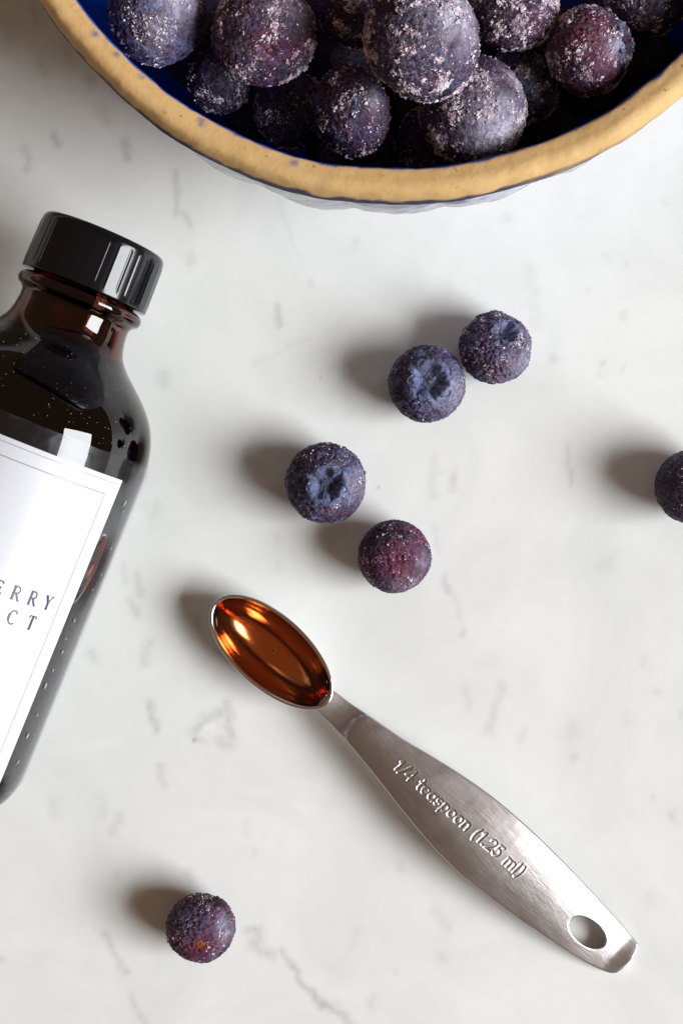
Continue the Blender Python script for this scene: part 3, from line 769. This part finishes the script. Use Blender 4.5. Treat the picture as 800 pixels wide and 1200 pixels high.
    uq, idx, cnt = np.unique(kk, return_index=True, return_counts=True)
    be = e[idx[cnt == 1]]
    side = np.stack([be[:, 1], be[:, 0], be[:, 0] + N, be[:, 1] + N], 1)
    allv = np.concatenate([top, bot]); allf = np.concatenate([fc, fc[:, ::-1] + N, side])
    used = np.zeros(len(allv), bool); used[allf.ravel()] = True
    remap = np.cumsum(used) - 1
    h = mesh_obj('handle', allv[used], remap[allf], M['brushed'], root)
    md = h.modifiers.new('edges', 'EDGE_SPLIT'); md.split_angle = rad(42)
    # liquid standing in the cup
    lroot_loc = S0
    zl = zr - .55
    rv = []
    for rho in np.concatenate([np.linspace(.01, .9, 12), np.linspace(.92, .985, 6)]):     # surface with its meniscus
        rv.append(ring(rho, zl - .16 + .42 * max(0, (rho - .80) / .185) ** 2.5, -1.0 * rho))
    for rho in np.linspace(.985, .01, 26):                    # reaches just into the steel
        zz = zr - .15 - D * math.sqrt(1 - (.985 * rho) ** 2) + .15 * (1 - rho) - .2
        rv.append(ring(rho, min(zz, zl + .2), -1.0 * rho + .12))
    v = np.concatenate(rv); f = grid_faces(len(rv), seg, wrap_v=True)
    nv = len(v); 
    lq = mesh_obj('extract_liquid', v, f[:, ::-1], M['liquid'], None, solid=True)
    lq.location = tuple(S0 * MM); lq.rotation_euler = (0, 0, SANG)
    lq['label'] = 'clear amber brown extract filling the cup of the measuring spoon'; lq['category'] = 'liquid'
build_spoon()

# ------------------------------------------------------------------ bottle
BR = 22.9
BTOP = np.array([-42.63, 50.18]); BD = np.array([-.375, -.927]); BN = np.array([.927, -.375])
def build_bottle():
    # local frame: +Z runs from the cap top towards the base, +X is up, away from the counter
    ez = Vector((BD[0], BD[1], 0)).normalized(); ex = Vector((0, 0, 1)); ey = ez.cross(ex)
    root = thing('extract_bottle', 'dark amber glass bottle with black screw cap and white label lying on its side', 'bottle', (BTOP[0], BTOP[1], BR + .05))
    from mathutils import Matrix
    root.rotation_euler = Matrix((ex, ey, ez)).transposed().to_euler()
    sgn = 1.0 if ey.dot(Vector((BN[0], BN[1], 0))) > 0 else -1.0
    outer = [(9.6, 3.0), (9.6, 10.2), (9.8, 11.0), (11.2, 11.5), (11.75, 12.4), (11.5, 13.4), (10.6, 14.1), (10.25, 14.9), (10.35, 16.6), (10.75, 18.6), (11.5, 20.2), (13.0, 21.9), (15.4, 24.0), (18.0, 26.4), (20.1, 29.0), (21.5, 31.8), (22.4, 35.0), (22.85, 39.0),
             (22.9, 44), (22.9, 60), (22.9, 80), (22.9, 94), (22.7, 98.5), (21.8, 101.6), (20.2, 103.8), (17.5, 105.2), (14, 105.4), (8, 104.6), (.02, 104.2)]
    po = curve_points(outer, 5)
    inner = [(.02, 101.0), (10, 101.0), (17, 101.0), (19.6, 99), (20.4, 95), (20.5, 80), (20.5, 44), (20.4, 39), (19.9, 35), (18.6, 31.4), (16.2, 27.8), (13.4, 24.9), (10.9, 22.6), (9.2, 20.4), (8.4, 17.6), (8.2, 14), (8.1, 6), (8.2, 3.0)]
    pi_ = curve_points(inner, 4)
    prof = np.vstack([po, pi_, po[:1]])
    v, f = lathe(prof, 128)
    mesh_obj('glass_body', v, f[:, ::-1], M['glass'], root, solid=True)
    # contents: fill the body up to the neck
    liq = [(.02, 101.2), (10, 101.2), (17, 101.2), (19.8, 99.2), (20.6, 95), (20.7, 80), (20.7, 44), (20.6, 39), (20.1, 35), (18.8, 31.4), (16.4, 27.8), (13.6, 24.9), (11.1, 22.6), (10.2, 21.6), (7, 21.0), (.02, 20.8)]
    v, f = lathe(curve_points(liq, 4), 96)
    mesh_obj('contents', v, f[:, ::-1], M['extract'], root, solid=True)
    # screw cap
    cp = [(.02, 0.25), (6, .2), (9.6, .1), (10.5, 0.05), (11.1, .3), (11.45, .8), (11.6, 1.5), (11.68, 3), (11.8, 8), (11.85, 10.2), (11.75, 10.7), (11.2, 10.8), (9.9, 10.7), (9.7, 9.5), (9.7, 2.4), (.02, 2.2)]
    def ribs(r, z, phi):
        k = sstep(1.4, 2.2, z) * (1 - sstep(9.3, 9.9, z)) * (r > 11)
        d = ((phi * 34 / (2 * np.pi)) % 1) - .5
        return r + k * .06 * np.exp(-(d / .10) ** 2), z
    v, f = lathe(curve_points(cp, 6), 684, ribs)
    mesh_obj('cap', v, f, M['cap'], root, solid=True)
    # label and film are patches of the cylinder; th = 0 is the top of the lying bottle
    def spot(s, th, R):
        th = np.radians(th)
        return np.stack([R * np.cos(th), sgn * R * np.sin(th), s], -1)
    prad = lambda s: np.interp(s, po[:120, 1], po[:120, 0])
    def patch(s0, s1, t0, t1, R, ns=2, nt=40, thick=.0):
        S, Tt = np.meshgrid(np.linspace(s0, s1, ns), np.linspace(t0, t1, nt), indexing='ij')
        p = spot(S, Tt, R).reshape(-1, 3)
        f = grid_faces(ns, nt)
        return p, (f if sgn > 0 else f[:, ::-1])
    def sheet(name, s0, s1, t0, t1, R, th, mat, parent, ns=2, nt=40):
        p, f = patch(s0, s1, t0, t1, R, ns, nt); q, _ = patch(s0, s1, t0, t1, R - th, ns, nt)
        n = len(p)
        ringi = list(range(nt)) + [i * nt + nt - 1 for i in range(1, ns)] + [(ns - 1) * nt + j for j in range(nt - 2, -1, -1)] + [i * nt for i in range(ns - 2, 0, -1)]
        side = np.array([(ringi[k], ringi[(k + 1) % len(ringi)], ringi[(k + 1) % len(ringi)] + n, ringi[k] + n) for k in range(len(ringi))])
        o = mesh_obj(name, np.concatenate([p, q]), np.concatenate([f, f[:, ::-1] + n, side]), mat, parent)
        md = o.modifiers.new('edges', 'EDGE_SPLIT'); md.split_angle = rad(40)
        return o
    CT = 18.0                                        # the label is turned a little towards the spoon
    lab = sheet('label', 39.8, 97.0, CT - 46, CT + 46, BR + .22, .12, M['paper'], root, nt=60)
    # clear film over the label, wider than it; its top edge crinkled
    S = np.concatenate([np.linspace(0, 1, 46)]); Tt = np.linspace(CT - 75, CT + 84, 180)
    top_edge = 36.0 + .25 * fbm(np.stack([Tt * .08, Tt * 0, Tt * 0], 1), 3)
    SS = top_edge[None] + (99.5 - top_edge[None]) * S[:, None] ** 1.6
    TT = np.repeat(Tt[None], len(S), 0)
    wr = fbm(np.stack([SS * .5, TT * .06, SS * 0], -1).reshape(-1, 3), 4).reshape(SS.shape)
    lift = np.maximum(0, wr) * .55 * np.exp(-((SS - 37.6) / 2.2) ** 2)
    RR = np.maximum(prad(SS), 0) + .30 + lift
    p = spot(SS, TT, RR).reshape(-1, 3)
    f = grid_faces(*SS.shape)
    k = len(Tt) * 20 + 90; a0 = f[np.any(f == k, 1)][0]
    q = p[a0]; nrm = np.cross(q[1] - q[0], q[2] - q[0])
    mesh_obj('clear_film', p, f if nrm[0] * p[k][0] + nrm[1] * p[k][1] > 0 else f[:, ::-1], M['film'], root)
    # air bubbles under the film beside the label
    rng = np.random.RandomState(5)
    v4, f4 = ICO[4][0], ICO[4][1]
    bm_v = []; bm_f = []; k = 0
    for s, th, ln, wd in ((43.5, 74, .8, .22), (45.0, 76, .4, .15), (52, 79, .35, .2), (66, 71, .55, .22), (69.5, 70, .35, .16), (72.0, 72, .5, .2), (75.5, 70, .4, .2), (78.5, 69, .8, .28), (84, 72, .4, .18), (88, 71, .75, .26), (93, 72, .6, .2), (60, 77, .3, .15), (57, 80, .5, .14)):
        c = spot(np.array(s), np.array(th), BR + .20)
        t = np.radians(th); nr = np.array([np.cos(t), sgn * np.sin(t), 0]); tg = np.array([-np.sin(t), sgn * np.cos(t), 0]); az = np.array([0, 0, 1])
        az2 = az + .25 * tg * rng.uniform(-1, 1)
        q = v4[:, :1] * wd * .7 * tg + v4[:, 1:2] * ln * .75 * az2 + v4[:, 2:] * .12 * nr
        bm_v.append(c + q); bm_f.append(f4 + k); k += len(v4)
    o = mesh_obj('air_bubbles', np.concatenate(bm_v), np.concatenate(bm_f), M['bubble'], root); o['kind'] = 'stuff'
    # dust on the bare shoulder of the glass
    nd = 150; bm_v = []; bm_f = []; k = 0; V1 = OCT_V
    for _ in range(nd):
        s_ = rng.uniform(21.5, 35.5); th_ = rng.uniform(-62, 72)
        r_ = float(np.interp(s_, po[60:120, 1], po[60:120, 0])); c = spot(np.array(s_), np.array(th_), r_)
        q = V1 * np.exp(rng.normal(-3.0, .35)) * rng.uniform(.5, 1.3, (6, 3))
        bm_v.append(c + q); bm_f.append(OCT_F + k); k += 6
    o = mesh_obj('dust', np.concatenate(bm_v), np.concatenate(bm_f), M['dust'], root); o['kind'] = 'stuff'
    # printing
    RP = BR + .245
    def strip(pts, wmm, s_base, th0):
        """pts in mm: x round the bottle, y towards the cap"""
        p = np.array(pts, float)
        # resample
        seg = np.linalg.norm(np.diff(p, axis=0), axis=1); L = seg.sum(); n = max(2, int(L / .5) + 1)
        cs = np.concatenate([[0], np.cumsum(seg)])
        tt = np.unique(np.concatenate([np.linspace(0, L, n), cs]))
        p = np.stack([np.interp(tt, cs, p[:, 0]), np.interp(tt, cs, p[:, 1])], 1)
        d = np.gradient(p, axis=0); d /= np.linalg.norm(d, axis=1)[:, None] + 1e-9
        nn = np.stack([-d[:, 1], d[:, 0]], 1)
        a = p + nn * wmm / 2; b = p - nn * wmm / 2
        q = np.concatenate([a, b])
        P3 = spot(s_base - q[:, 1], th0 + np.degrees(q[:, 0] / BR), RP)
        n = len(p)
        return P3, np.array([(i, i + 1, n + i + 1, n + i) for i in range(n - 1)])
    def word(txt, size, pitch, s_base, th_right, mat):
        for i, ch in enumerate(txt):
            adv, st = SERIF[ch]
            th = th_right - np.degrees(pitch / BR) * (len(txt) - 1 - i) - np.degrees(adv * size / 2 / BR)
            vv = []; ff = []; k = 0
            for pts, wd in st:
                p3, f = strip([(x * size, y * size) for x, y in pts], .46 * wd * size / 2.3, s_base, th)
                vv.append(p3 + 0); ff.append(f + k); k += len(p3)
            mesh_obj('letter', np.concatenate(vv), np.concatenate(ff), mat, lab)
    word('BLUEBERRY', 2.35, 3.25, 65.1, 49.0, M['ink'])
    word('EXTRACT', 2.35, 3.75, 69.2, 44.6, M['ink'])
    # thin printed frame lines
    halfw = np.radians(46) * BR
    x1 = halfw - 3.2; 
    for nm, pts in (('frame_line', [(-x1, 0), (x1, 0), (x1, -50.6), (-x1, -50.6), (-x1, 0)]),):
        p3, f = strip(pts, .20, 43.0, CT)
        mesh_obj(nm, p3, f, M['pale_ink'], lab)
    p3, f = strip([(-halfw + .6, 0), (halfw - .6, 0)], .14, 40.7, CT)
    mesh_obj('frame_line', p3, f, M['pale_ink'], lab)
build_bottle()
